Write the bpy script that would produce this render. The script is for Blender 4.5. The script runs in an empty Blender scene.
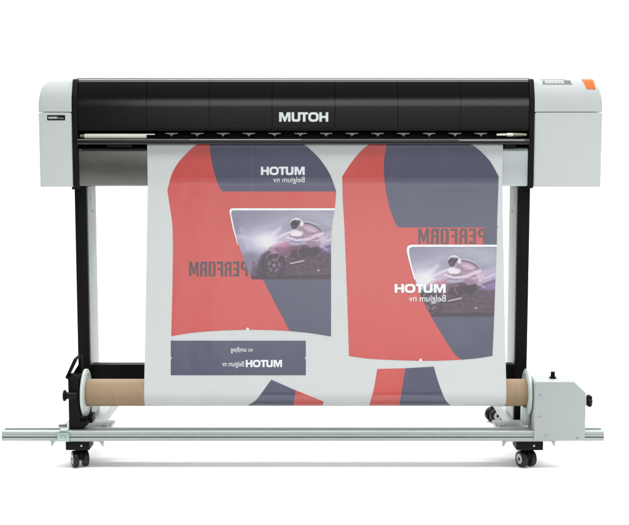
import bpy, bmesh, math, random
import numpy as np
from mathutils import Vector, Matrix
random.seed(4); np.random.seed(4)
sc = bpy.context.scene
COL = sc.collection
PI = math.pi

# ---------------------------------------------------------------- camera
F, TH, CD, CZ = 1139.0, math.radians(5.84), 3.42, 0.94
cam_d = bpy.data.cameras.new('camera'); cam = bpy.data.objects.new('camera', cam_d); COL.objects.link(cam)
cam.location = (0, -CD, CZ); cam.rotation_euler = (PI/2-TH, 0, 0)
cam_d.sensor_width = 36; cam_d.sensor_fit = 'HORIZONTAL'; cam_d.lens = 36*F/629.0; cam_d.clip_end = 200
sc.camera = cam

# ---------------------------------------------------------------- materials
def lin(c):
    c = c/255.0
    return c/12.92 if c <= .04045 else ((c+.055)/1.055)**2.4
def srgb(r, g, b): return (lin(r), lin(g), lin(b), 1)

def mat(name, col, rough=.5, metal=0, spec=.5, bump=0, bscale=400, var=0, vscale=8, stretch=None, coat=0, aniso=0):
    m = bpy.data.materials.new(name); m.use_nodes = True
    nt = m.node_tree; N = nt.nodes; L = nt.links
    p = N['Principled BSDF']
    p.inputs['Base Color'].default_value = (*col[:3], 1)
    p.inputs['Roughness'].default_value = rough
    p.inputs['Metallic'].default_value = metal
    p.inputs['Specular IOR Level'].default_value = spec
    p.inputs['Coat Weight'].default_value = coat
    p.inputs['Coat Roughness'].default_value = .25
    tc = N.new('ShaderNodeTexCoord')
    src = tc.outputs['Object']
    if stretch:
        mp = N.new('ShaderNodeMapping'); mp.inputs['Scale'].default_value = stretch
        L.new(src, mp.inputs['Vector']); src = mp.outputs['Vector']
    if var:
        n = N.new('ShaderNodeTexNoise'); n.inputs['Scale'].default_value = vscale; n.inputs['Detail'].default_value = 5
        L.new(src, n.inputs['Vector'])
        r = N.new('ShaderNodeMapRange'); r.inputs['To Min'].default_value = 1-var; r.inputs['To Max'].default_value = 1+var
        r.inputs['From Min'].default_value = .25; r.inputs['From Max'].default_value = .75
        L.new(n.outputs['Fac'], r.inputs['Value'])
        mx = N.new('ShaderNodeVectorMath'); mx.operation = 'SCALE'; mx.inputs[0].default_value = col[:3]
        L.new(r.outputs['Result'], mx.inputs['Scale']); L.new(mx.outputs['Vector'], p.inputs['Base Color'])
        r2 = N.new('ShaderNodeMapRange'); r2.inputs['To Min'].default_value = max(rough-var*.4, .03); r2.inputs['To Max'].default_value = min(rough+var*.4, 1)
        L.new(n.outputs['Fac'], r2.inputs['Value']); L.new(r2.outputs['Result'], p.inputs['Roughness'])
    if bump:
        b = N.new('ShaderNodeTexNoise'); b.inputs['Scale'].default_value = bscale; b.inputs['Detail'].default_value = 3
        L.new(src, b.inputs['Vector'])
        bp = N.new('ShaderNodeBump'); bp.inputs['Strength'].default_value = bump; bp.inputs['Distance'].default_value = .0005
        L.new(b.outputs['Fac'], bp.inputs['Height']); L.new(bp.outputs['Normal'], p.inputs['Normal'])
    return m

M = {}
M['shell'] = mat('shell_plastic', (.385,.41,.405), .5, spec=.3, bump=.12, bscale=900, var=.015, vscale=3)
M['shell_top'] = mat('shell_top_plastic', (.365,.39,.387), .5, spec=.3, bump=.12, bscale=900)
M['cover'] = mat('dark_cover_plastic', (.003,.0033,.0027), .19, spec=.34, bump=.02, bscale=30)
M['black'] = mat('black_plastic', (.003,.003,.0027), .5, spec=.12, bump=.15, bscale=700)
M['blackmetal'] = mat('black_powder_coat', (.0028,.0027,.0024), .55, spec=.10, bump=.3, bscale=900)
M['greymetal'] = mat('grey_powder_coat', (.25,.277,.272), .5, bump=.2, bscale=900, var=.02)
M['boxmetal'] = mat('pale_painted_steel', (.27,.295,.293), .5, bump=.15, bscale=700, var=.02, vscale=5)
M['alu'] = mat('anodised_aluminium', (.255,.285,.272), .42, metal=.35, var=.05, vscale=30, stretch=(1,40,40))
M['groove_shade'] = mat('rail_groove_shadow_grey', (.10,.13,.12), .6)
M['steel_refl_dark'] = mat('brushed_steel_dark_reflection', (.12,.117,.105), .30, metal=.8, var=.12, vscale=9, stretch=(1,1,2.4), spec=.4)  # left of the plate: a dark reflection put into the base colour
M['steel_refl_light'] = mat('brushed_steel_bright_reflection', (.35,.385,.395), .35, metal=.3, var=.05, vscale=60, stretch=(1,1,12))  # right of the plate: same steel with a bright reflection in its colour
M['cream'] = mat('cream_plastic', (.70,.66,.60), .45)
M['lever_and_highlight'] = mat('lever_and_highlight_grey', (.45,.45,.43), .4)  # also colours the painted highlight on the platen bar
M['khaki'] = mat('olive_grip', (.22,.22,.15), .5)
M['kraft'] = mat('kraft_cardboard', (.235,.168,.108), .8, spec=.2, var=.07, vscale=14, stretch=(6,1,1), bump=.2, bscale=200)
M['flange'] = mat('pale_flange_plastic', (.36,.42,.385), .45)
M['teal'] = mat('zinc_clamp', (.26,.35,.335), .4, metal=.4, var=.1, vscale=60)
M['screw'] = mat('screw_steel', (.30,.31,.31), .35, metal=.7)
M['rubber'] = mat('caster_rubber', (.005,.005,.005), .4, spec=.25)
M['hub'] = mat('caster_hub_grey', (.42,.43,.43), .4)
M['orange'] = mat('orange_plastic', (.62,.105,.004), .5, spec=.2)
M['panelgrey'] = mat('panel_keys_dark', (.08,.09,.09), .5)
M['white_ink'] = mat('white_lettering', (.47,.52,.51), .5)
PR, PS = .30, .66
def pm(n, c): return wavy(mat(n, c, PR, spec=PS, var=.035, vscale=7, stretch=(7,1,1)))
def wavy(m):
    """slow cockle of a hanging sheet."""
    N = m.node_tree.nodes; L = m.node_tree.links
    tc = N.new('ShaderNodeTexCoord'); mp = N.new('ShaderNodeMapping'); mp.inputs['Scale'].default_value = (2.6, 1, 1.1)
    n = N.new('ShaderNodeTexNoise'); n.inputs['Scale'].default_value = 3.2; n.inputs['Detail'].default_value = 2
    b = N.new('ShaderNodeBump'); b.inputs['Strength'].default_value = 1; b.inputs['Distance'].default_value = .0035
    L.new(tc.outputs['Object'], mp.inputs['Vector']); L.new(mp.outputs['Vector'], n.inputs['Vector'])
    L.new(n.outputs['Fac'], b.inputs['Height']); L.new(b.outputs['Normal'], N['Principled BSDF'].inputs['Normal'])
    return m
M['paper'] = wavy(mat('white_transfer_paper', (.395,.413,.410), .5, spec=.4))
M['red'] = pm('printed_red', (.355,.044,.038))
M['navy'] = pm('printed_navy', (.040,.042,.075))
M['dark'] = pm('printed_dark_letters', (.055,.028,.036))
M['pwhite'] = pm('unprinted_white_letters', (.50,.54,.54))
M['fold'] = pm('pale_crease_line', (.07,.075,.095))
def photo_mat():
    m = bpy.data.materials.new('printed_racing_picture'); m.use_nodes = True
    N = m.node_tree.nodes; p = N['Principled BSDF']
    a = N.new('ShaderNodeVertexColor'); a.layer_name = 'print'
    m.node_tree.links.new(a.outputs['Color'], p.inputs['Base Color'])
    p.inputs['Roughness'].default_value = PR; p.inputs['Specular IOR Level'].default_value = PS
    return wavy(m)
M['photo'] = photo_mat()
M['cyc'] = mat('white_studio_sweep', (.94,.94,.94), .9, spec=.1)

# ---------------------------------------------------------------- mesh helpers
def finish(bm, name, mats, parent=None, loc=(0,0,0), smooth=35, keep=False):
    if not keep: bmesh.ops.recalc_face_normals(bm, faces=bm.faces[:])
    a = math.radians(smooth)
    for f in bm.faces: f.smooth = True
    for e in bm.edges:
        if len(e.link_faces) == 2 and e.calc_face_angle(0) > a: e.smooth = False
    me = bpy.data.meshes.new(name)
    bm.to_mesh(me); bm.free()
    if not isinstance(mats, (list, tuple)): mats = [mats]
    for m in mats: me.materials.append(M[m] if isinstance(m, str) else m)
    o = bpy.data.objects.new(name, me); COL.objects.link(o)
    # world coordinates in, parent-relative out
    if parent is not None:
        o.parent = parent
        w = Vector((0,0,0)); q = parent
        while q: w += Vector(q.location); q = q.parent
        o.location = Vector(loc) - w
    else:
        o.location = loc
    return o

def box(bm, x0, x1, y0, y1, z0, z1, b=0, mi=0, seg=2):
    vs = [bm.verts.new((x, y, z)) for x in (x0,x1) for y in (y0,y1) for z in (z0,z1)]
    q = [(0,1,3,2),(4,6,7,5),(0,4,5,1),(2,3,7,6),(0,2,6,4),(1,5,7,3)]
    fs = [bm.faces.new([vs[i] for i in t]) for t in q]
    for f in fs: f.material_index = mi
    if b:
        es = list({e for f in fs for e in f.edges})
        r = bmesh.ops.bevel(bm, geom=es, offset=b, segments=seg, affect='EDGES', profile=.5)
        for f in r['faces']: f.material_index = mi
def prism(bm, pts, axis, a, b, bev=0, mi=0, seg=2):
    """pts: outline. axis 'X': pts are (y,z); 'Y': (x,z); 'Z': (x,y)."""
    def v(p, t):
        return {'X': (t, p[0], p[1]), 'Y': (p[0], t, p[1]), 'Z': (p[0], p[1], t)}[axis]
    A = [bm.verts.new(v(p, a)) for p in pts]; B = [bm.verts.new(v(p, b)) for p in pts]
    fs = [bm.faces.new(A), bm.faces.new(B[::-1])]
    n = len(pts)
    for i in range(n): fs.append(bm.faces.new([A[i], A[(i+1)%n], B[(i+1)%n], B[i]]))
    bmesh.ops.recalc_face_normals(bm, faces=fs)
    for f in fs: f.material_index = mi
    if bev:
        es = [e for e in {e for f in fs[:2] for e in f.edges}]
        r = bmesh.ops.bevel(bm, geom=es, offset=bev, segments=seg, affect='EDGES', profile=.5)
        for f in r['faces']: f.material_index = mi
def cyl(bm, c, r, h0, h1, axis='X', n=32, mi=0, bev=0, r2=None):
    """cylinder round axis from h0 to h1; c = the two other coordinates."""
    r2 = r if r2 is None else r2
    def v(a, rr, t):
        u, w = c[0]+rr*math.cos(a), c[1]+rr*math.sin(a)
        return {'X': (t,u,w), 'Y': (u,t,w), 'Z': (u,w,t)}[axis]
    A = [bm.verts.new(v(2*PI*i/n, r, h0)) for i in range(n)]
    B = [bm.verts.new(v(2*PI*i/n, r2, h1)) for i in range(n)]
    fs = [bm.faces.new(A[::-1]), bm.faces.new(B)]
    for i in range(n): fs.append(bm.faces.new([A[i], A[(i+1)%n], B[(i+1)%n], B[i]]))
    bmesh.ops.recalc_face_normals(bm, faces=fs)
    for f in fs: f.material_index = mi
    if bev:
        es = list({e for f in fs[:2] for e in f.edges})
        r = bmesh.ops.bevel(bm, geom=es, offset=bev, segments=3, affect='EDGES', profile=.5)
        for f in r['faces']: f.material_index = mi
def tube(bm, c, ro, ri, h0, h1, n=64, mi=0, mi_in=None):
    rings = []
    for (r, t) in ((ro,h0),(ro,h1),(ri,h1),(ri,h0)):
        rings.append([bm.verts.new((t, c[0]+r*math.cos(2*PI*i/n), c[1]+r*math.sin(2*PI*i/n))) for i in range(n)])
    for k in range(4):
        A, B = rings[k], rings[(k+1)%4]
        for i in range(n):
            f = bm.faces.new([A[i], A[(i+1)%n], B[(i+1)%n], B[i]]); f.material_index = mi if (k != 2 or mi_in is None) else mi_in

def thing(name, label, cat, loc):
    o = bpy.data.objects.new(name, None); COL.objects.link(o); o.location = loc
    o.empty_display_size = .1
    o['label'] = label; o['category'] = cat
    return o
def copy_part(o, parent, loc):
    c = o.copy(); COL.objects.link(c); c.parent = parent; c.location = loc
    for ch in list(o.children):
        d = ch.copy(); COL.objects.link(d); d.parent = c
    return c

# ================================================================= the printer
BASE = (.018, .1, 0)
printer = thing('wide_format_printer', 'wide grey and black floor standing roll printer on two tall black legs with casters', 'printer', BASE)
XL, XR = -.8232, .8585           # outer ends of the body
CL, CR = -.7235, .6560           # inner faces of the end covers
ZB, ZS, ZT = .8177, 1.0407, 1.1435  # body bottom, lid seam, top

def side_profile(z0, z1, ztop, depth, yf=0.0, n=14, p=2.0, back=.36):
    pts = [(yf, z0), (yf, z1)]
    for i in range(1, n+1):
        t = PI/2*i/n
        pts.append((yf+depth*(1-math.cos(t)**(2/p)), z1+(ztop-z1)*math.sin(t)**(2/p)))
    pts += [(back, ztop), (back, z0)]
    return pts

def end_cover(x0, x1, name, outer):
    """lower body with a separate rounded lid; the outer upper corner is rounded off."""
    bm = bmesh.new()
    prism(bm, [(0,ZB),(0,ZS-.0012),(.36,ZS-.0012),(.36,ZB)], 'X', x0, x1, .006, seg=3)
    o = finish(bm, name, 'shell', printer)
    # lid: loft of side profiles whose top drops towards the outer end
    bm = bmesh.new()
    W = x1-x0; n = 26; secs = []
    for i in range(n+1):
        u = i/n                     # 0 inner, 1 outer
        x = (x1 - W*u) if outer < 0 else (x0 + W*u)
        rr = .036; d = (1-u)*W
        k = 0 if d > rr else rr-math.sqrt(max(rr*rr-(rr-d)**2, 0))
        inset = k*.55
        ztop = ZT - k
        prof = side_profile(ZS+.0008, ZS+.012, ztop, .065, 0+inset*.35, p=2.1, back=.36-inset*.3)
        secs.append([bm.verts.new((x, y, z)) for (y, z) in prof])
    for A, B in zip(secs, secs[1:]):
        m = len(A)
        for j in range(m): bm.faces.new([A[j], A[(j+1)%m], B[(j+1)%m], B[j]])
    bm.faces.new(secs[0]); bm.faces.new(secs[-1][::-1])
    lid = finish(bm, 'lid', 'shell_top', o, smooth=50)
    return o, lid
left_cover, lid_l = end_cover(XL, CL, 'end_cover', -1)
right_cover, lid_r = end_cover(CR, XR, 'end_cover', 1)

# black frames between the end covers and the front cover
def cov_prof(off=0.0, zb=.9785, yf=.006, back=.30, n=90):
    """front cover in section: upright, then leaning back in two gentle steps, then a tight roll over the top."""
    ez = [(1.056, 0), (1.082, 12), (1.096, 19), (1.1300, 22), (1.1365, 45), (1.1388, 88)]
    zs = [a for a, _ in ez]; es = [b for _, b in ez]
    pts = [(yf, zb), (yf, 1.030)]; y, z = yf, 1.030
    h = .0009
    while z < 1.1386 and len(pts) < 400:
        e = math.radians(float(np.interp(z, zs, es))); y += h*math.sin(e); z += h*math.cos(e); pts.append((y, z+off))
    pts += [(back, z+off), (back, zb)]
    return pts
for (a, b) in ((CL, CL+.0165), (CR-.0155, CR)):
    bm = bmesh.new()
    prism(bm, cov_prof(.0015, ZB-.004, .001, .33), 'X', a+.0004, b-.0004, .001)
    finish(bm, 'side_frame', 'black', printer)
FL, FR = CL+.0165, CR-.0155

# front cover in sections, with hairline seams between them
seams = [FL]+[ (s-314.5)*.002975 for s in (146, 209, 272, 335, 398, 461) ]+[FR]
bm = bmesh.new()
for a, b in zip(seams, seams[1:]):
    prism(bm, cov_prof(0, .9945), 'X', a+.0006, b-.0006, 0)
front_cover = finish(bm, 'front_cover', 'cover', printer)
bm = bmesh.new()   # lower lip of the cover
box(bm, FL, FR, .0045, .02, .9855, .9938, .001)
finish(bm, 'cover_lip', 'black', front_cover)
# pale rear top cover, a sliver of it shows over the black
bm = bmesh.new(); box(bm, CL+.0005, CR-.0005, .085, .36, 1.10, 1.1470, .0008)
finish(bm, 'rear_top_cover', 'shell_top', printer)
bm = bmesh.new(); box(bm, CL+.0005, CR-.0005, .14, .35, .84, 1.0995, .003)
finish(bm, 'rear_housing', 'black', printer)

# lettering helper ------------------------------------------------------------
MUTOH = []
MUTOH.append([(0,0),(0,1),(.40,1),(.635,.42),(.87,1),(1.27,1),(1.27,0),(.99,0),(.99,.66),(.73,0),(.54,0),(.28,.66),(.28,0)])
MUTOH.append([(1.40,1),(1.68,1),(1.68,.35),(1.76,.24),(2.01,.24),(2.09,.35),(2.09,1),(3.22,1),(3.22,.77),(2.94,.77),(2.94,0),(2.65,0),(2.65,.77),(2.37,.77),(2.37,.25),(2.30,.08),(2.15,0),(1.60,0),(1.46,.08),(1.40,.25)])
def _ring(cx, cy, a, b, ai, bi, p=2.7, n=28):
    def q(t, A, B):
        c, s = math.cos(t), math.sin(t)
        return (cx+A*math.copysign(abs(c)**(2/p), c), cy+B*math.copysign(abs(s)**(2/p), s))
    out = []
    for i in range(n):
        t0, t1 = 2*PI*i/n, 2*PI*(i+1)/n
        out.append([q(t0,a,b), q(t1,a,b), q(t1,ai,bi), q(t0,ai,bi)])
    return out
MUTOH += _ring(3.83,.5,.58,.51,.30,.27)
MUTOH.append([(4.48,0),(4.48,1),(4.77,1),(4.77,.62),(5.19,.62),(5.19,1),(5.48,1),(5.48,0),(5.19,0),(5.19,.38),(4.77,.38),(4.77,0)])
MW = 5.48
def R(x0,y0,x1,y1): return [(x0,y0),(x1,y0),(x1,y1),(x0,y1)]
GL = {
 'P': ([R(0,0,.21,1), R(.21,.84,.5,1), R(.37,.56,.58,.86), R(.21,.42,.5,.56)], .58),
 'R': ([R(0,0,.21,1), R(.21,.84,.5,1), R(.37,.56,.58,.86), R(.21,.42,.52,.56), R(.37,0,.58,.42)], .58),
 'E': ([R(0,0,.21,1), R(.21,.84,.5,1), R(.21,.43,.45,.57), R(.21,0,.5,.16)], .5),
 'F': ([R(0,0,.21,1), R(.21,.84,.5,1), R(.21,.43,.45,.57)], .5),
 'O': ([R(0,.1,.21,.9), R(.37,.1,.58,.9), [(0,.9),(.58,.9),(.5,1),(.08,1)], [(.08,0),(.5,0),(.58,.1),(0,.1)]], .58),
 'M': ([[(0,0),(0,1),(.22,1),(.38,.45),(.54,1),(.76,1),(.76,0),(.59,0),(.59,.6),(.44,.12),(.32,.12),(.17,.6),(.17,0)]], .76),
}
def word(w, gap=.11):
    out, x = [], 0
    for ch in w:
        ps, adv = GL[ch]
        out += [[(x+u, v) for u, v in p] for p in ps]; x += adv+gap
    return out, x-gap
def font_tris(text):
    cu = bpy.data.curves.new('t', 'FONT'); cu.body = text; cu.size = 1
    o = bpy.data.objects.new('t', cu); COL.objects.link(o)
    bpy.context.view_layer.update()
    me = o.evaluated_get(bpy.context.evaluated_depsgraph_get()).to_mesh()
    tr = [[(me.vertices[i].co.x, me.vertices[i].co.y) for i in p.vertices] for p in me.polygons]
    o.evaluated_get(bpy.context.evaluated_depsgraph_get()).to_mesh_clear()
    bpy.data.objects.remove(o); bpy.data.curves.remove(cu)
    return tr
BELG = font_tris('Belgium nv')
def fit(polys, x0, y0, x1, y1, mirror=False, flipv=False):
    """scale letter polygons into a box (y down, like the print): y0 = top line, y1 = bottom."""
    us = [u for p in polys for u, v in p]; vs = [v for p in polys for u, v in p]
    u0, u1, v0, v1 = min(us), max(us), min(vs), max(vs)
    out = []
    for p in polys:
        q = []
        for u, v in p:
            a = (u-u0)/(u1-u0); b = (v-v0)/(v1-v0)
            if mirror: a = 1-a
            if flipv: b = 1-b
            q.append((x0+a*(x1-x0), y1+b*(y0-y1)))
        out.append(q)
    return out

# logo on the front cover (raised 0.6 mm)
bm = bmesh.new()
lx0, lx1, lz0, lz1 = (279-314.5)*.002972, (328.3-314.5)*.002972, 1.0122, 1.0405
for p in fit(MUTOH, lx0, lz1, lx1, lz0):
    A = [bm.verts.new((x, .0054, z)) for x, z in p]; bm.faces.new(A)
finish(bm, 'logo', 'white_ink', front_cover)

# badge on the left end cover
bm = bmesh.new(); box(bm, -.7965, -.7430, -.0015, .002, 1.0165, 1.0315, .0012)
for i, (u, w, mi) in enumerate(((.004,.0046,1),(.0096,.0032,1),(.0136,.0044,1),(.0190,.0036,1),(.0234,.0042,1),(.0292,.0024,1),(.0345,.0030,2),(.0385,.0030,2),(.0425,.0036,2),(.0470,.0022,2))):
    z0 = 1.0212 if mi == 1 else 1.0207
    z1 = 1.0268 if mi == 1 else 1.0243
    vs = [bm.verts.new((-.7965+a, -.0018, z)) for a, z in ((u,z0),(u+w,z0),(u+w,z1),(u,z1))]
    f = bm.faces.new(vs); f.material_index = mi
finish(bm, 'badge', ['black', 'hub', 'screw'], left_cover)

# control panel keys and orange lamp on the curved lid (follow the lid's curve)
def lid_pt(x, t, lift):
    a = PI/2*t; p = 2.1
    z1, ztop = ZS+.012, ZT
    y = .065*(1-math.cos(a)**(2/p)); z = z1+(ztop-z1)*math.sin(a)**(2/p)
    ny, nz = -math.cos(a)*(ztop-z1), math.sin(a)*.065; l = math.hypot(ny, nz)
    return (x, y+lift*ny/l, z+lift*nz/l)
def lid_patch(bm, x0, x1, t0, t1, lift, mi, slant=0, n=8):
    g = []
    for i in range(n+1):
        t = t0+(t1-t0)*i/n
        xa, xb = x0-slant*(i/n), x1-slant*.2*(i/n)
        g.append([bm.verts.new(lid_pt(xa, t, lift)), bm.verts.new(lid_pt(xb, t, lift))])
    b = []
    for i in range(n+1):
        t = t0+(t1-t0)*i/n
        xa, xb = x0-slant*(i/n), x1-slant*.2*(i/n)
        b.append([bm.verts.new(lid_pt(xa, t, -.004)), bm.verts.new(lid_pt(xb, t, -.004))])
    fs = []
    for i in range(n):
        fs.append(bm.faces.new([g[i][0], g[i][1], g[i+1][1], g[i+1][0]]))
        fs.append(bm.faces.new([g[i][0], g[i+1][0], b[i+1][0], b[i][0]]))
        fs.append(bm.faces.new([g[i][1], b[i][1], b[i+1][1], g[i+1][1]]))
    fs.append(bm.faces.new([g[0][0], b[0][0], b[0][1], g[0][1]])); fs.append(bm.faces.new([g[n][0], g[n][1], b[n][1], b[n][0]]))
    for f in fs: f.material_index = mi
bm = bmesh.new(); lid_patch(bm, .812, .838, .42, .80, .0015, 0, slant=.010)
finish(bm, 'indicator_lamp', 'orange', right_cover)
bm = bmesh.new()
lid_patch(bm, .682, .772, .560, .585, .0008, 0)
lid_patch(bm, .680, .752, .765, .80, .0008, 0)
lid_patch(bm, .684, .690, .61, .70, .0008, 0); lid_patch(bm, .748, .768, .61, .74, .0008, 0)
for i in range(5): lid_patch(bm, .694+i*.0105, .7005+i*.0105, .62, .665, .0008, 1)
lid_patch(bm, .694, .742, .69, .745, .0006, 2)
finish(bm, 'control_panel', ['panelgrey', 'screw', 'shell'], right_cover)

# interior behind the slot, pinch roller levers, platen bar
bm = bmesh.new(); box(bm, FL, FR, .06, .13, .90, 1.0, 0); finish(bm, 'inner_frame', 'black', printer)
bm = bmesh.new(); box(bm, FL, FR, .03, .0595, .9625, .966, .0008); finish(bm, 'inner_rail', 'black', printer)
bm = bmesh.new()
box(bm, -.0185, .0185, .022, .056, .9763, .9792, .001)
box(bm, -.0022, .0022, .020, .0215, .969, .9762, .0005)
box(bm, -.008, .008, .0215, .03, .9740, .9760, .0005)
lev = finish(bm, 'pinch_lever', 'lever_and_highlight', printer)
lx = [(172+25.68*i-314.5)*.003015 for i in range(14)]
lev0 = lev.location.copy()
for i, x in enumerate(lx):
    if i == 0: lev.location = (x-BASE[0], lev0.y, lev0.z)
    else: copy_part(lev, printer, (x-BASE[0], lev0.y, lev0.z))
# front platen bar with rounded edge: catches the thin highlight
bm = bmesh.new()
prism(bm, [(-.010,.945),(-.012,.949),(-.012,.956),(-.009,.9605),(-.003,.963),(.03,.963),(.03,.957),(.0005,.955),(-.001,.945)], 'X', FL+.001, FR-.001, 0)
finish(bm, 'platen_bar', 'cover', printer)
# long pale strip on the left, short one with a grip on the right
bm = bmesh.new(); box(bm, FL+.018, -.503, .008, .020, .9635, .9765, .0015)
box(bm, FL+.175, -.478, .0085, .016, .973, .9765, .001)
box(bm, FL+.004, FL+.0175, .010, .018, .966, .975, .002, mi=1)
finish(bm, 'cleaning_strip', ['cream', 'khaki'], printer)
bm = bmesh.new()
cyl(bm, (.010,.9735), .0035, .545, .575, 'X', 16, 0)
cyl(bm, (.010,.9735), .0058, .575, .594, 'X', 20, 0, .001)
cyl(bm, (.010,.9735), .0062, .5942, .635, 'X', 20, 1, .001, r2=.004)
finish(bm, 'release_lever', ['cream', 'khaki'], printer)
for a in ((.43, .625, -.0135, -.0122, .9565, .9585, .0004), (-.37,-.04, -.0135, -.0122, .9583, .9596, .0003)):  # pale strips stand in for the highlight along the platen bar
    bm = bmesh.new(); box(bm, *a); finish(bm, 'highlight_strip', 'lever_and_highlight', printer)

# curved front apron (steel plate): dark and bright reflections painted as two tones
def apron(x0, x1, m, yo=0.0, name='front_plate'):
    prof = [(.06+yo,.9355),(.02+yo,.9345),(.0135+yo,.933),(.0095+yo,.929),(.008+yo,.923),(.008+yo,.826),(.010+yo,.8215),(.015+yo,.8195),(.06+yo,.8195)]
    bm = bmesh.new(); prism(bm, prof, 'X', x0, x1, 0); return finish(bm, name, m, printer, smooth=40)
plate = apron(FL+.001, .560, 'steel_refl_dark')
plate['label'] = 'brushed steel section of the front plate, coloured dark for its reflection'
pl2 = apron(.5615, FR-.001, 'steel_refl_light'); pl2['label'] = 'brushed steel section of the front plate, coloured pale for its bright reflection'
# little guide blocks over the plate
for a in ((-.62, -.545, -.002, .02, .9362, .9445, .001), (.568, .60, -.004, .02, .9362, .9445, .001)):
    bm = bmesh.new(); box(bm, *a); finish(bm, 'media_guide', 'black', printer)
# underside
bm = bmesh.new(); box(bm, FL+.001, FR-.001, .0605, .34, .8205, .8395, .002); finish(bm, 'underside_tray', 'greymetal', printer)

# ---------------------------------------------------------------- stand
def stand_leg(x0, x1, inner):
    """inner = +1 when the inner side is at larger x."""
    bm = bmesh.new(); box(bm, x0, x1, .03, .052, .0925, .8175, .0012)
    leg = finish(bm, 'leg', 'blackmetal', printer)
    gx0, gx1 = (x0+.002, x1-.0008) if inner > 0 else (x0+.0008, x1-.002)
    bm = bmesh.new(); box(bm, gx0, gx1, .0522, .185, .0925, .8172, .0015)
    sp = finish(bm, 'side_panel', 'greymetal', leg)
    xi = gx1 if inner > 0 else gx0
    for (y, z) in ((.10,.775),(.135,.738),(.10,.16),(.14,.20)):
        bm = bmesh.new(); cyl(bm, (y, z), .0045, *sorted((xi-.001*inner, xi+.002*inner)), 'X', 16)
        finish(bm, 'screw', 'screw', leg)
    bm = bmesh.new(); xm = x0-.008 if inner > 0 else x1-.014
    box(bm, x0-.006, x1-.012, .02, .06, .8095, .8172, .001) if inner > 0 else box(bm, x0+.002, x1-.008, .02, .06, .8095, .8172, .001)
    finish(bm, 'mounting_lug', 'blackmetal', leg)
    return leg
stand_leg(-.7262, -.6905, 1); stand_leg(.6160, .6525, -1)
bm = bmesh.new(); box(bm, -.6895, .6150, .045, .085, .185, .2685, .0015); finish(bm, 'crossbeam', 'blackmetal', printer)

# feet: each runs front to back; a caster at each end
def caster_mesh_parent(loc, ang):
    bm = bmesh.new()
    cyl(bm, (0,0), .008, .035, .056, 'Z', 20)
    cyl(bm, (0,0), .015, .0505, .0545, 'Z', 24)
    # hood between the wheels
    pts = [(-.004+.021*math.cos(PI*i/12), .030+.0215*math.sin(PI*i/12)) for i in range(13)]+[(-.02,.022),(.012,.022)]
    prism(bm, pts, 'X', -.0050, .0050, .001)
    o = finish(bm, 'caster', 'black', printer, loc=(0,0,0))
    for s in (-1, 1):
        bm = bmesh.new()
        c = (-.004, .0245)
        a, b = sorted((s*.0062, s*.0235))
        cyl(bm, c, .0245, a, b, 'X', 40, 0, .0045)
        e = s*.0236
        a, b = sorted((s*.022, e)); cyl(bm, c, .0150, a, b, 'X', 32, 1, .0006)
        a, b = sorted((e, s*.0246)); cyl(bm, c, .0055, a, b, 'X', 20, 0, .0005)
        finish(bm, 'wheel', ['rubber', 'hub'], o)
    o.location = Vector(loc)-Vector(BASE); o.rotation_euler = (0, 0, ang)
    return o
cas = caster_mesh_parent((-.693, -.135, 0), math.radians(25))
for (x, y, a) in ((.622, -.135, 22), (-.738, .41, 5), (.618, .41, -65)):
    c = copy_part(cas, printer, Vector((x, y, 0))-Vector(BASE)); c.rotation_euler = (0, 0, math.radians(a))
for (xc, s) in ((-.692, 1), (.632, -1)):
    bm = bmesh.new()
    box(bm, xc-.026, xc+.026, -.098, .44, .0565, .0905, .003, seg=3)
    ft = finish(bm, 'foot', 'greymetal', printer)
    bm = bmesh.new(); w0, w1 = (xc-.035, xc+.034) if s > 0 else (xc-.042, xc+.036)
    box(bm, w0, w1, -.166, -.0985, .0555, .0820, .0015)
    cyl(bm, ((w0+w1)/2+.012, .069), .003, -.167, -.1655, 'Y', 14, 1)
    finish(bm, 'front_bracket', ['blackmetal', 'screw'], ft)
    bm = bmesh.new()   # base plate with small upturned tabs
    p0, p1 = (xc-.068, xc+.078) if s > 0 else (xc-.085, xc+.07)
    box(bm, p0, p1, -.112, .02, .0908, .1015, .002)
    box(bm, p0, p0+.022, -.108, -.09, .1015, .118, .0015); box(bm, p1-.016, p1, -.108, -.09, .1015, .118, .0015)
    finish(bm, 'base_plate', 'greymetal', ft)

# ================================================================= take-up unit
TB = (-.03, -.15, .0825)
take = thing('take_up_unit', 'long aluminium rail with pale motor box, bolted low across the front of the stand', 'take-up unit', TB)
# rail extrusion: profile in (y,z) with two slots
RY = -.17
prof = [(RY,.0845),(RY,.0940),(RY+.005,.0942),(RY+.005,.0972),(RY,.0975),(RY,.1035),(RY+.0012,.1042),(RY,.1049),(RY,.1120),(RY+.0015,.1132),
        (RY+.017,.1135),(RY+.0175,.1085),(RY+.0335,.1085),(RY+.034,.1135),(RY+.050,.1132),(RY+.052,.112),(RY+.052,.0845)]
bm = bmesh.new(); prism(bm, prof, 'X', -.9115, .8440, 0)
rail = finish(bm, 'rail', 'alu', take, smooth=20)
bm = bmesh.new(); box(bm, -.9110, .8435, RY+.0040, RY+.0049, .0944, .0970); finish(bm, 'slot_shade_strip', 'groove_shade', rail)  # grey strip in the front slot, the groove's shade given as colour
for x in (-.9117, .8442):
    bm = bmesh.new(); box(bm, x-.0008, x+.0008, RY+.002, RY+.05, .0862, .1030, .0004)
    finish(bm, 'end_cap', 'greymetal', rail)
# support plates under the rail with downturned triangular tabs
for (a, b) in ((-.7715, -.6165), (.5490, .7045)):
    bm = bmesh.new(); box(bm, a, b, -.168, -.125, .0822, .0843, .0005)
    for x, d in ((a, 1), (b, -1)):
        prism(bm, [(x, .0822), (x+d*.014, .0822), (x+d*.0035, .064), (x+d*.001, .066)], 'Y', -.160, -.1575, .0003)
    finish(bm, 'support_plate', 'alu', take)
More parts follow.
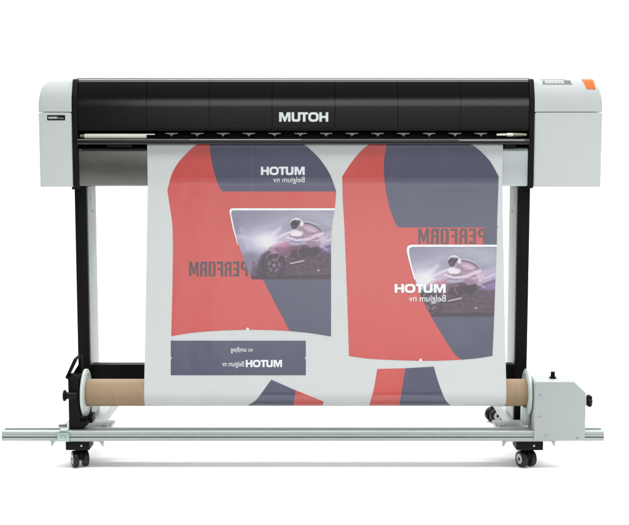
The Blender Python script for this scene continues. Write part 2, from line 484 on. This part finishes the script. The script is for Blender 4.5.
# clamp with bolt on the left
bm = bmesh.new(); box(bm, -.7485, -.7130, RY-.007, RY-.0004, .0835, .1085, .0018)
box(bm, -.7440, -.7180, RY+.0002, RY+.022, .1137, .1162, .001)
cyl(bm, (-.7305,.0945), .0075, RY-.0105, RY-.0072, 'Y', 6, 1, .0006)
finish(bm, 'clamp', ['teal', 'teal'], take)
# left bracket: tapered black channel with a flared top fin
bm = bmesh.new()
prism(bm, [(-.7190,.262),(-.7190,.1145),(-.6790,.1145),(-.6650,.126),(-.6650,.1365),(-.6880,.1365),(-.6880,.262)], 'Y', -.152, -.085, .002)
prism(bm, [(-.7265,.2625),(-.7190,.2660),(-.7000,.296),(-.6930,.323),(-.6905,.323),(-.6905,.2625)], 'Y', -.088, -.080, .0006)
prism(bm, [(-.7265,.2680),(-.7200,.2625),(-.6870,.2625),(-.6870,.270),(-.7180,.2705)], 'Y', -.152, -.0885, .0006)
prism(bm, [(-.7275,.268),(-.7240,.268),(-.6985,.320),(-.7010,.324)], 'Y', -.150, -.080, .0004)
box(bm, -.6700, -.6560, -.12, -.07, .1250, .1480, .003)
brk = finish(bm, 'end_bracket', 'blackmetal', take)
TC = (-.090, .2108)   # axis of the tube (y, z)
bm = bmesh.new()
cyl(bm, TC, .0115, -.722, -.690, 'X', 28, 0, .001)
finish(bm, 'spindle', 'black', take); bm = bmesh.new()
cyl(bm, (-.158, .2165), .0105, -.724, -.693, 'X', 28, 0, .001)
cyl(bm, (-.158, .2165), .0165, -.7315, -.7242, 'X', 28, 0, .002)
cyl(bm, (-.158, .2165), .0120, -.693, -.6905, 'X', 28, 0, .001)
finish(bm, 'adjusting_knob', 'black', take)
# flanges
def flange(x0, x1, s):
    bm = bmesh.new()
    cyl(bm, TC, .0700, x0, x1, 'X', 72, 0, .0015)
    a, b = (x1, x1+.012) if s > 0 else (x0-.012, x0)
    tube(bm, TC, .0375, .030, a, b, 48)
    a, b = (x1, x1+.002) if s > 0 else (x0-.002, x0)
    tube(bm, TC, .062, .056, a, b, 64)
    return finish(bm, 'flange', 'flange', take)
flange(-.6840, -.6755, 1); flange(.6275, .6360, -1)
# motor box
bx0, bx1 = .6385, .7872
out = [(bx0,.0865),(bx0,.2570),(bx0+.004,.2610),(.7525,.2610),(.7870,.2275),(.7872,.0865)]
bm = bmesh.new(); prism(bm, out, 'Y', -.176, -.079, .0022, seg=3)
mb = finish(bm, 'motor_box', 'boxmetal', take, smooth=25)
mb['label'] = 'pale painted steel motor box with cut upper corner'
for (x, z, r) in ((.6535,.2220,.0034),(.6535,.1590,.0034),(.6765,.0990,.0062),(.7650,.0935,.0036)):
    bm = bmesh.new()
    cyl(bm, (x, z), r, -.1785, -.1755, 'Y', 24, 0, .0006)
    box(bm, x-r*.7, x+r*.7, -.1788, -.1784, z-.0004, z+.0004, mi=1)
    finish(bm, 'screw', ['screw', 'black'], mb)
bm = bmesh.new(); cyl(bm, (.700, -.125), .0105, .2612, .2650, 'Z', 28, 0, .001); cyl(bm, (.700, -.125), .0065, .2650, .281, 'Z', 24, 0, .0015)
finish(bm, 'switch', 'black', mb)
bm = bmesh.new()
cyl(bm, (-.128, .1945), .0220, .7874, .7950, 'X', 32, 1, .001)
cyl(bm, (-.128, .1945), .0100, .7950, .8010, 'X', 28, 0, .0008)
n = 48
ks = []
for (xx, k) in ((.8010,.86),(.8040,1.0),(.8110,1.0),(.8150,.80)):
    ks.append([bm.verts.new((xx, -.128+k*(.0165+.0028*math.cos(6*2*PI*i/n))*math.cos(2*PI*i/n), .1945+k*(.0165+.0028*math.cos(6*2*PI*i/n))*math.sin(2*PI*i/n))) for i in range(n)])
for A, B in zip(ks, ks[1:]):
    for i in range(n): bm.faces.new([A[i], A[(i+1)%n], B[(i+1)%n], B[i]])
bm.faces.new(ks[0]); bm.faces.new(ks[-1][::-1])
finish(bm, 'knob', ['black', 'boxmetal'], mb)
bm = bmesh.new(); box(bm, .6180, .6380, -.118, -.062, .118, .172, .004); finish(bm, 'gear_housing', 'flange', take)

# ================================================================= tube
core = None
bm = bmesh.new(); tube(bm, (0,0), .0402, .0365, -.651, .651, 72)
for i in range(3): pass
core = finish(bm, 'cardboard_tube', 'kraft', None, loc=(-.0240, TC[0], TC[1]), smooth=30)
core['label'] = 'brown cardboard take-up tube lying between the two pale flanges, under the printed sheet'
core['category'] = 'cardboard tube'

# ================================================================= printed sheet
RO = .0412
PX0, PX1 = -.5005, .5635
def build_profile():
    pts = [(.055,.9550),(.020,.9545),(.010,.9520),(.0055,.9470),(.0040,.9400),(.0040,.8450),(.0034,.8330)]
    # straight hang to the tangent point in front of the roll
    y0, z0 = .0025, .8240
    dy, dz = TC[0]-y0, TC[1]-z0; d = math.hypot(dy, dz)
    base = math.atan2(dz, dy); al = math.acos(RO/d)
    # tangent point on the front side
    best = None
    for sgn in (1, -1):
        a = base+PI+sgn*al
        p = (TC[0]+RO*math.cos(a), TC[1]+RO*math.sin(a))
        if best is None or p[0] < best[0]: best = (p[0], p[1], a)
    ty, tz, ta = best
    n = 30
    # slight ease at the upper bend and a hint of slack
    for i in range(n):
        t = i/n
        sag = .004*math.sin(PI*t)
        pts.append((y0+(ty-y0)*t-sag*.0, z0+(tz-z0)*t))
    m = 60
    for i in range(m+1):
        a = ta+ (300/180*PI)*i/m
        r = RO - .0006*i/m
        pts.append((TC[0]+r*math.cos(a), TC[1]+r*math.sin(a)))
    return pts
PROF = build_profile()
def hit(py):
    """point of the sheet's profile (y, z) seen along the sight line at image row py, with its outward normal."""
    a = TH+math.atan((py-262.5)/F); dy, dz = math.cos(a), -math.sin(a)
    best = None
    for (p, q) in zip(PROF[3:], PROF[4:]):
        ex, ez = q[0]-p[0], q[1]-p[1]
        det = dy*(-ez)-(-ex)*dz
        if abs(det) < 1e-12: continue
        rx, rz = p[0]+CD, p[1]-CZ
        t = (rx*(-ez)-(-ex)*rz)/det; s = (dy*rz-dz*rx)/det
        if -1e-9 <= s <= 1+1e-9 and t > 0 and (best is None or t < best[0]):
            l = math.hypot(ex, ez); ny, nz = ez/l, -ex/l
            if ny > 0: ny, nz = -ny, -nz
            best = (t, p[0]+ex*s, p[1]+ez*s, ny, nz)
    return best
_rows = [135+.25*i for i in range(int((407-135)/.25))]
_tab = {}
lasty = None
for r in _rows:
    h = hit(r)
    if h: _tab[r] = h; lasty = r
firsty = min(_tab)
def place(px, py, lift):
    py = min(max(py, firsty), lasty)
    k = (py-135)/.25; i = int(math.floor(k)); f = k-i
    a = _tab.get(135+.25*i) or _tab[firsty]; b = _tab.get(135+.25*(i+1), a)
    y, z, ny, nz = [a[j]*(1-f)+b[j]*f for j in (1,2,3,4)]
    dep = (y+CD)*math.cos(TH)+(CZ-z)*math.sin(TH)
    return ((px-314.5)*dep/F, y+ny*lift, z+nz*lift)
YEND = lasty-.05

bm = bmesh.new()
vcol = bm.verts.layers.float_color.new('print')
# base sheet: a grid with faint cockle
NX = 48
def ripple(u, s): return 0.0
rows = []
for k, (y, z) in enumerate(PROF):
    rows.append([bm.verts.new((PX0+(PX1-PX0)*i/NX, y, z)) for i in range(NX+1)])
for A, B in zip(rows, rows[1:]):
    for i in range(NX): bm.faces.new([A[i], B[i], B[i+1], A[i+1]]).material_index = 0
MI = {'paper':0, 'red':1, 'navy':2, 'dark':3, 'pwhite':4, 'photo':5, 'fold':6}
def ink(poly, m, layer, step=4.0):
    """one printed area, laid on the sheet: cut into bands so that it follows the curve."""
    b = bmesh.new()
    vs = [b.verts.new((x, min(y, YEND), 0)) for x, y in poly]
    try: b.faces.new(vs)
    except ValueError: b.free(); return
    ys = [v.co.y for v in b.verts]; y0, y1 = min(ys), max(ys)
    cuts = [firsty+i*.6 for i in range(1, 14)]+[175+i for i in range(17)]+[360+step*i for i in range(6)]+[381+i*1.2 for i in range(12)]+[394.5+i*.5 for i in range(24)]
    cuts += [193+i*25 for i in range(7)]
    for c in cuts:
        if y0+.02 < c < y1-.02:
            bmesh.ops.bisect_plane(b, geom=b.verts[:]+b.edges[:]+b.faces[:], plane_co=(0,c,0), plane_no=(0,1,0))
    bmesh.ops.triangulate(b, faces=[f for f in b.faces if len(f.verts) > 4 or True])
    mp = {}
    for v in b.verts: mp[v] = bm.verts.new(place(v.co.x, v.co.y, .00035*layer))
    for f in b.faces:
        if f.calc_area() < 1e-7: continue
        g = bm.faces.new([mp[v] for v in f.verts]); g.normal_update()
        if g.normal.y > 0: g.normal_flip()
        g.material_index = MI[m]
    b.free()
def arc(pts, n=6):
    """Catmull-Rom through pts."""
    out = []
    P = [pts[0]]+list(pts)+[pts[-1]]
    for i in range(1, len(P)-2):
        for k in range(n):
            t = k/n; q = []
            for d in (0, 1):
                a, b_, c, e = P[i-1][d], P[i][d], P[i+1][d], P[i+2][d]
                q.append(.5*(2*b_+(c-a)*t+(2*a-5*b_+4*c-e)*t*t+(3*b_-a-3*c+e)*t**3))
            out.append(tuple(q))
    out.append(pts[-1]); return out

TOP = firsty+.1
# ---- left garment
Ltop_left = arc([(203.5,TOP),(199,143.5),(194,146.5),(188,152),(178,163),(171.5,175),(167.4,190.5)])
Lleft = arc([(167.4,190.5),(170,208),(172.2,223),(173,245)])+[(172.4,290),(171.2,336.3)]
Lbot = arc([(171.2,336.3),(190,333.2),(215,331),(247.6,329.9),(280,330.6),(306,332.6),(331,336.4)])
Lright = [(331,300),(331,245)]+arc([(331,240),(332,225),(334.8,208),(336.3,191.5)])
Ltop_right = arc([(336.3,191.5),(330.3,175),(321,160.5),(311,150),(303,144.2),(297,TOP)])
band = arc([(207.5,TOP),(209.3,145),(211.4,160),(215,175),(218.5,185),(222,191.5)])
ink(Ltop_left+Lleft[1:]+Lbot[1:]+Lright+[(222,191.5)]+band[::-1][1:], 'red', 1)
ink(band+Ltop_right, 'navy', 1)
# lower slate field of the left garment
ink([(236,236),(263,280),(289.5,330.8)]+[p for p in Lbot if p[0] > 290]+[(331,300),(331,236)], 'navy', 2)
ink([(251.3,TOP),(251.9,TOP),(251.9,191.3),(251.3,191.3)], 'fold', 2)
ink([(229.8,213.5),(229.3,210.5),(230.6,208.9),(233,208.3),(334.7,208.3),(334.4,210.4),(233.5,210.4),(231.6,211.2),(231.2,213.8),(234.3,229),(238.2,245),(237.6,245),(233.0,229)], 'pwhite', 4)
P, _ = word('PERFORM')
for q in fit(P, 189.2, 261.6, 247.8, 276.4, mirror=True): ink(q, 'dark', 2)
for q in fit(MUTOH, 260.9, 166.6, 304.7, 175.0, mirror=True): ink(q, 'pwhite', 2)
for q in fit(BELG, 273.2, 176.9, 304.6, 183.9, mirror=True): ink(q, 'pwhite', 2)
ink([(246.2,328.9),(247.7,327.3),(249.2,328.9),(249.2,330.2),(246.2,330.2)], 'pwhite', 2)
# ---- label block
ink([(170.8,340.7),(305.8,340.7),(305.9,356.6),(304.6,358.1),(305.9,359.6),(305.8,375.3),(170.8,375.3),(170.8,359.6),(172.1,358.1),(170.8,356.6)], 'navy', 1)
for q in fit(MUTOH, 245.8, 359.9, 282.0, 367.2, mirror=True): ink(q, 'pwhite', 2)
for q in fit(BELG, 222.3, 361.2, 243.9, 368.2, mirror=True): ink(q, 'pwhite', 2)
for q in fit(BELG, 231.0, 347.0, 253.0, 353.2, flipv=True): ink(q, 'pwhite', 2)
# ---- lower left fragment
ink([(295.8,390.4),(293.5,405.6),(248.5,405.6)]+arc([(248.5,404.7),(255,401),(262,392.5),(267,385.5),(271.3,379.7)]), 'navy', 1)
ink([(295.9,390.4),(323.8,401.6),(322.4,405.6),(293.6,405.6)], 'red', 1)
# ---- right garment
Rtl = arc([(370,TOP),(363.5,148.5),(356,156.5),(348.5,166.5),(342.2,176.6)])
Rleft = arc([(342.2,176.6),(342.8,200),(344.4,228),(346,268),(347.6,312),(348.9,356)])
Rbot = arc([(348.9,356),(365,358.4),(388,359.9),(420.5,360.9),(445,360.6),(465,359.5),(480,358),(492.5,355.9)])
Rright = arc([(492.5,355.9),(494,320),(495.4,280),(496.7,244.5),(497.4,215),(498.7,176.5)])
Rtr = arc([(498.7,176.5),(491,162.5),(484,154.5),(478,149),(472,145),(466,TOP)])
rb = arc([(387,TOP),(386.2,146),(384.4,158),(383.9,168),(384.8,184),(388.2,203),(392,215),(396,224.5),(398.7,227.6)])
ink(Rtl+Rleft[1:]+[p for p in Rbot[1:] if p[0] < 462]+[(462,359.8)]+arc([(462,359.8),(455.5,355),(447,343),(432,318),(422,298.5),(414,279)])+arc([(414,279),(410.5,266),(408,253),(408.5,247.5),(411,245.8)])+[(485,245.8),(485,227.6)]+rb[::-1], 'red', 1)
ink(rb+[(498,227.6)]+[p for p in Rright if p[1] < 227]+Rtr[1:], 'navy', 1)
ink([(485,227.6),(497.1,227.6),(496.8,245.8),(485,245.8)], 'navy', 1)
ink([(411,245.8)]+arc([(408.5,247.5),(408,253),(410.5,266),(414,279)])+arc([(414,279),(422,298.5),(432,318),(447,343),(455.5,355),(462,359.8)])+[p for p in Rbot if p[0] > 462]+[p for p in Rright[1:] if p[1] > 246]+[(496.7,245.8)], 'navy', 1)
ink([(409.2,262),(406.9,252),(406.8,248.2),(408.2,245.8),(411,244.8),(496.9,244.8),(496.8,246.8),(412,246.9),(409.2,248.6),(408.9,252),(411.2,264),(415.4,279.5),(414.2,279.6)], 'pwhite', 4)
for q in fit(P, 418.2, 228.6, 486.0, 243.9, mirror=True): ink(q, 'dark', 2)
for q in fit(MUTOH, 394.6, 284.0, 445.6, 292.9, mirror=True): ink(q, 'pwhite', 5)
for q in fit(BELG, 409.0, 295.2, 445.6, 303.6, mirror=True): ink(q, 'pwhite', 5)
ink([(419.2,361.4),(419.4,359.6),(420.7,358.3),(422.0,359.6),(422.2,361.4)], 'pwhite', 2)
# ---- lower right fragment
ink(arc([(377.2,369.0),(375.6,379),(373.3,391),(369.2,405.6)])+[(399,405.6),(405.3,368.3)], 'red', 1)
ink([(405.4,368.3),(433.8,366.6)]+arc([(433.8,366.6),(438.8,383.5),(445,399),(450.5,405.6)])+[(399.1,405.6)], 'navy', 1)

# ---- the racing picture, painted on a raster and stored per vertex
S = 4; X0, Y0, X1, Y1 = 228.0, 206.0, 346.0, 281.0
W, H = int((X1-X0)*S), int((Y1-Y0)*S)
yy, xx = np.mgrid[0:H, 0:W]; xx = X0+xx/S; yy = Y0+yy/S
img = np.zeros((H, W, 3))
def C(*c): return np.array([lin(v) for v in c])
def over(mask, col, a=1.0):
    global img
    m = (mask*a)[..., None]; img = img*(1-m)+col*m
def blur(m, r):
    r = int(r)
    if r < 1: return m
    for ax in (0, 1):
        for _ in range(2):
            k = 2*r+1; pad = [(0,0)]*m.ndim; pad[ax] = (r+1, r)
            c = np.cumsum(np.pad(m, pad, mode='edge'), axis=ax)
            n = m.shape[ax]
            m = (np.take(c, range(k, k+n), axis=ax)-np.take(c, range(0, n), axis=ax))/k
    return m
def pg(pts):
    m = np.zeros((H, W), bool); n = len(pts)
    for i in range(n):
        (xa, ya), (xb, yb) = pts[i], pts[(i+1)%n]
        if ya == yb: continue
        c = ((ya > yy) != (yb > yy)) & (xx < (xb-xa)*(yy-ya)/(yb-ya)+xa); m ^= c
    return m.astype(float)
def el(cx, cy, a, b, rot=0):
    c, s = math.cos(rot), math.sin(rot); dx, dy = xx-cx, yy-cy
    return ((((dx*c+dy*s)/a)**2+((-dx*s+dy*c)/b)**2) < 1).astype(float)
def gl(cx, cy, a, b): return np.exp(-((xx-cx)/a)**2-((yy-cy)/b)**2)
def sn(sx, sy, seed):
    rg = np.random.RandomState(seed); g = rg.rand(H, W)
    for ax, s in ((1, sx), (0, sy)):
        k = max(int(s*S), 1); ker = np.hanning(k+2)[1:-1]; ker /= ker.sum()
        g = np.apply_along_axis(lambda v: np.convolve(v, ker, 'same'), ax, g)
    g = g-g.mean(); return g/(g.std()+1e-9)
def pl(pts, w, soft=1):
    """soft stroke through pts, w = width."""
    m = np.zeros((H, W))
    for (xa, ya), (xb, yb) in zip(pts, pts[1:]):
        L2 = (xb-xa)**2+(yb-ya)**2; t = np.clip(((xx-xa)*(xb-xa)+(yy-ya)*(yb-ya))/L2, 0, 1)
        d = np.hypot(xx-xa-t*(xb-xa), yy-ya-t*(yb-ya)); m = np.maximum(m, np.clip((w/2-d)*S/2+.5, 0, 1))
    return blur(m, soft)
t = np.clip((yy-209)/50, 0, 1)[..., None]
img = C(122,128,150)*(1-t)+C(128,130,156)*t
over(gl(312,214,26,7), C(166,172,188), .6)
over(gl(330,222,16,8), C(172,178,192), .6)
over(gl(285,220,20,8), C(150,150,172), .6)
over(np.clip(.5+.28*sn(18, 7, 1), 0, 1), C(150,152,172), .3)
over(gl(236,228,8,14), C(112,114,142), .6)
# glow of the headlamp and its rays
over(gl(264,240,26,14), C(186,184,208), .8)
over(gl(266,241,13,8), C(222,220,234), .85)
over(gl(270,243,6,4), C(240,236,244), .9)
over(pl([(234,236),(262,241)], 3, 5), C(196,198,216), .55)
over(pl([(241,228),(249,250)], 2.2, 4), C(178,182,206), .5)
over(pl([(262,244),(280,228)], 3, 5), C(214,210,226), .6)
over(pl([(256,232),(288,219)], 4, 8), C(170,168,190), .5)
# road and the dark lower half
over(blur(pg([(228,256),(252,252),(262,256),(346,256),(346,284),(228,284)]), 9), C(112,106,130), .7)
over(blur(pg([(252,268),(262,262),(346,262),(346,284),(248,284)]), 6), C(88,76,92), .9)
over(blur(pg([(262,254),(270,249),(282,247),(296,246),(308,244),(320,246),(330,249),(346,250),(346,284),(256,284),(258,262)]), 4), C(78,64,78), .95)
over(blur(pg([(246,276),(346,275.5),(346,284),(246,284)]), 2), C(68,54,66), .8)
over(pl([(253.5,262),(254.5,270)], 2.0, 2), C(104,64,88), .8)
over(pl([(256,272),(266,276),(284,276.5)], 2, 4), C(60,48,62), .7)
# front wheel: tyre, rim, disc, spokes
over(blur(el(273.6,265.4,11.4,12.0), 2), C(58,46,60), .95)
over(blur(el(273.6,265.4,9.6,10.2)-el(273.6,265.4,8.8,9.4), 1), C(104,92,112), .55)
over(blur(el(274,265.4,7.8,8.3), 2), C(96,80,100), .8)
over(blur(el(274,265.4,5.6,6.0)-el(274,265.4,4.6,5.0), 1), C(140,124,146), .45)
for k in range(5):
    a = k*2*PI/5+.45; over(pl([(274+1.5*math.cos(a),265.4+1.6*math.sin(a)),(274+7.4*math.cos(a),265.4+7.8*math.sin(a))], 1.5, 1), C(62,50,66), .85)
over(blur(el(274,265.4,1.7,1.8), 1), C(138,122,144), .7)
over(pl([(266,258),(269,254.5),(274,252.8),(280,253.6)], 1.0, 1), C(146,126,150), .6)
over(pl([(263,268),(262.4,262),(264.5,257)], 1.6, 1), C(50,40,54), .8)
over(pl([(266,272),(270,276),(277,276)], .7, 1), C(126,112,132), .5)
# forks and nose of the fairing
over(pl([(288,243),(283,253),(279,260)], 3.0, 2), C(70,52,72), .9)
over(pl([(286,244),(280,254),(277,261)], .9, 1), C(150,118,142), .6)
over(blur(pg([(268,249),(273,244),(282,241),(290,242),(290,249),(281,253),(272,254)]), 3), C(168,118,148), .85)
over(blur(pg([(274,248),(284,246),(300,246),(303,251),(292,256),(280,256)]), 3), C(120,78,104), .8)
over(gl(283,245.5,4.5,2.6), C(206,106,140), .75)
over(pl([(272,246),(280,242.5),(289,241.5)], 1.4, 2), C(222,196,214), .7)
# engine and side panels, dull with small glints
over(np.clip(sn(4, 1.6, 9)*.5, 0, 1)*blur(pg([(284,248),(330,250),(346,256),(346,275),(284,275)]), 3), C(112,94,108), .55)
over(blur(pg([(292,250),(306,248),(312,254),(300,259),(290,257)]), 2), C(66,50,64), .85)
over(blur(pg([(308,247),(316,245),(320,252),(313,258),(308,254)]), 2), C(58,44,62), .85)
over(pl([(300,247),(297,252),(300,257)], 1.0, 1), C(138,112,130), .5)
over(pl([(290.5,263.6),(298,262),(304,260.7)], .95, 1), C(196,184,196), .9)
over(pl([(290,264.8),(304,262)], .6, 1), C(60,48,60), .6)
over(blur(el(286,256.5,1.2,1.0), 1), C(170,150,166), .6)
over(blur(el(318.5,270.5,1.6,.8), 1), C(184,166,184), .7); over(pl([(312,272),(326,270.5)], .6, 1), C(110,92,108), .5)
over(pl([(300,271),(331,268)], .8, 2), C(104,88,102), .5)
over(pl([(288,273.5),(331,273)], .8, 2), C(108,92,108), .4)
# tail: pale lilac sweep and violet shadow
over(blur(pg([(318,236),(326,232),(346,226),(346,250),(330,252),(320,248)]), 4), C(168,158,186), .8)
over(blur(pg([(322,247),(346,238),(346,248),(332,253),(322,252)]), 3), C(108,86,146), .85)
over(pl([(322,249),(346,240)], 1.0, 2), C(70,54,90), .7)
over(pl([(320,244),(334,238),(346,233)], 1.6, 2), C(206,198,216), .6)
# leathers: back, seat, thigh
over(blur(pg([(300,223),(308,223),(316,226),(321,230),(325,236),(327,242),(322,246),(312,243),(303,241),(297,236)]), 2), C(164,132,152), .95)
over(blur(pg([(304,225.5),(313,227),(318,231),(312,232),(305,229)]), 2), C(186,158,176), .8)
over(pl([(302,223),(309,223.6),(316,226.5),(320.5,230.5)], 1.1, 1), C(88,62,84), .85)
over(pl([(303,221.6),(310,222.2),(317,225)], .7, 1), C(210,204,216), .6)
over(pl([(304,239.8),(309,239),(315,236),(323,233.5)], 2.4, 3), C(216,202,220), .75)
over(pl([(308,229),(315,232),(322,236.5)], 1.6, 3), C(206,188,206), .5)
over(pl([(311,241),(319,240),(327,236)], 1.4, 2), C(212,198,216), .55)
over(pl([(306,234),(314,233),(320,231.5)], 1.0, 1), C(132,98,122), .7)
over(pl([(308,242),(318,238.6),(325,236)], 1.1, 1), C(136,104,132), .75)
over(blur(pg([(318,236),(324,235),(328,241),(322,245)]), 2), C(194,174,196), .85)
over(blur(pg([(304,242),(314,241),(320,246),(310,248)]), 2), C(146,112,138), .85)
over(pl([(321,246),(327,250)], 1.8, 2), C(172,150,176), .7)
# arm reaching to the bar, glove
over(blur(pg([(297,229),(303,231),(303,236),(294,238),(284,240),(276,241),(272,240.5),(280,236),(288,232)]), 2), C(184,166,188), .9)
over(pl([(274,240),(284,234.6),(294,230.5)], 1.3, 2), C(226,216,230), .75)
over(blur(pg([(290,232),(296,230.5),(303,233),(300,236.5),(292,236)]), 1), C(224,212,226), .9)
over(pl([(287,237.4),(292,238.8),(296,240.4),(302,239.8)], 1.8, 2), C(214,200,218), .8)
over(pl([(279,243),(287,240.5),(296,244),(306,243)], 1.2, 3), C(200,178,200), .6)
over(pl([(290,236.4),(297,237.4),(304,236.6)], .9, 1), C(120,88,114), .8)
over(pl([(284,241.8),(292,241.6),(300,242.6)], 1.0, 1), C(130,92,118), .7)
over(pl([(298,229.5),(303,230),(306,233)], .8, 1), C(112,84,106), .6)
# helmet: pale shell, dark visor, pale chin
over(blur(el(296.6,222.9,6.0,5.0,.15), 1), C(206,202,214), 1)
over(blur(pg([(290.2,224),(292,220.6),(295.5,219.6),(299.4,221.2),(299.6,225),(296.6,228.6),(292.4,229)]), 1), C(64,56,72), 1)
over(blur(pg([(297,219.6),(300.4,220.4),(301.2,223),(299,223.4)]), 1), C(74,66,84), .85)
over(pl([(293,221),(295.6,220.4),(298,221.6)], .6, 1), C(150,146,164), .7)
over(pl([(292,225.5),(295,226.8)], .8, 1), C(120,108,124), .6)
over(blur(el(299.8,227.0,2.4,1.9,.3), 1), C(156,124,140), .9)
over(blur(el(302.2,224.0,1.4,2.4,.2), 1), C(216,208,220), .9)
g_ = np.stack([blur(img[..., k], 5) for k in range(3)], axis=2); img = np.clip(img+(img-g_)*.55, 0, 1)
img = np.stack([blur(img[..., k], 1) for k in range(3)], axis=2)
img *= (1+.03*sn(9, 1.2, 5))[..., None]
img *= (1+.035*sn(1.2, .8, 6))[..., None]
g_ = img.mean(axis=2, keepdims=True); img = img*.66+g_*C(255,244,255)*.34
img = np.clip((img-.045)*.80, 0, .50)*.88+C(20,13,19)

def picture(dx, dy, left, y0, y1, right, layer, nx=260, ny=180):
    g = []
    for j in range(ny+1):
        y = y0+(y1-y0)*j/ny; xl = left(y); row = []; xr = right(y)
        for i in range(nx+1):
            x = xl+(xr-xl)*i/nx
            v = bm.verts.new(place(x, y, .00035*layer))
            a = min(max((x-dx-X0)*S, 0), W-1.001); b = min(max((y-dy-Y0)*S, 0), H-1.001)
            ia, ib = int(a), int(b); fa, fb = a-ia, b-ib
            c = (img[ib,ia]*(1-fa)+img[ib,ia+1]*fa)*(1-fb)+(img[ib+1,ia]*(1-fa)+img[ib+1,ia+1]*fa)*fb
            v[vcol] = (c[0], c[1], c[2], 1); row.append(v)
        g.append(row)
    for A, B in zip(g, g[1:]):
        for i in range(nx): bm.faces.new([A[i], B[i], B[i+1], A[i+1]]).material_index = MI['photo']
def interp(tab):
    ys, xs = [a for a, _ in tab], [b for _, b in tab]
    return lambda y: float(np.interp(y, ys, xs))
picture(0, 0, interp([(210.2,232),(212,231.2),(215,231.6),(230,234.2),(250,240.4),(264,245.3),(275.5,250),(275.6,250.6),(279.2,251.6)]), 210.2, 279.2,
        interp([(210,334.2),(225,331.9),(240,330.9),(280,330.9)]), 3)
picture(157.5, 37.5, interp([(246.7,411),(248.5,409),(253,408.9),(266,411.5),(279,414.6),(298.5,422.4),(316.4,431.5)]), 246.7, 316.4,
        interp([(246,496.6),(280,495.3),(317,494.0)]), 3)
sheet = finish(bm, 'printed_sheet', ['paper','red','navy','dark','pwhite','photo','fold'], None, loc=(0,0,0), smooth=40, keep=True)
# origin at the foot of the sheet
off = Vector((.0315, -.09, .17)); sheet.data.transform(Matrix.Translation(-off)); sheet.location = off
sheet['label'] = 'white sheet printed with red and navy mirrored garment pieces, hanging down the printer front'
sheet['category'] = 'printed sheet'

# ================================================================= studio sweep
bm = bmesh.new()
pts = [(-4.2, 0), (1.6, 0)]
for i in range(1, 13):
    a = PI/2*i/12; pts.append((1.6+1.2*math.sin(a), 1.2*(1-math.cos(a))))
pts.append((2.8, 5.0))
A = [bm.verts.new((-5, y, z)) for y, z in pts]; B = [bm.verts.new((5, y, z)) for y, z in pts]
for i in range(len(pts)-1): bm.faces.new([A[i], B[i], B[i+1], A[i+1]])
cyc = finish(bm, 'backdrop', 'cyc', None, smooth=60)
cyc['kind'] = 'structure'

# ================================================================= light
w = bpy.data.worlds.new('World'); sc.world = w; w.use_nodes = True
w.node_tree.nodes['Background'].inputs['Color'].default_value = (.93, .97, 1, 1)
w.node_tree.nodes['Background'].inputs['Strength'].default_value = .12
def area(name, loc, target, sx, sy, rad, col=(1,1,1), spread=180):
    l = bpy.data.lights.new(name, 'AREA'); l.shape = 'RECTANGLE'; l.size = sx; l.size_y = sy
    l.energy = rad*PI*sx*sy; l.color = col; l.spread = math.radians(spread)
    o = bpy.data.objects.new(name, l); COL.objects.link(o); o.location = loc
    o.rotation_euler = (Vector(target)-Vector(loc)).to_track_quat('-Z', 'Y').to_euler()
    return o
area('key_softbox', (.75, -4.2, 2.05), (0, 0, .6), 4.2, 1.4, 3.5)
area('overhead_softbox', (0, 1.0, 3.3), (0, 1.0, 0), 8.0, 4.6, 3.1)
area('floor_softbox', (0, -.72, 2.5), (0, -.55, 0), 5.0, .5, 3.4, spread=70)
area('rear_softbox', (0, 1.6, 2.05), (0, -.1, 0), 5.0, .5, 5.0, spread=110)
area('side_softbox', (3.0, -1.9, 1.5), (.6, 0, .8), 1.0, 1.8, 2.2, col=(.93,.97,1))
sc.view_settings.view_transform = 'Standard'; sc.view_settings.look = 'None'
sc.view_settings.exposure = 0; sc.view_settings.gamma = 1
sc.render.engine = 'CYCLES'
sc.cycles.max_bounces = 8
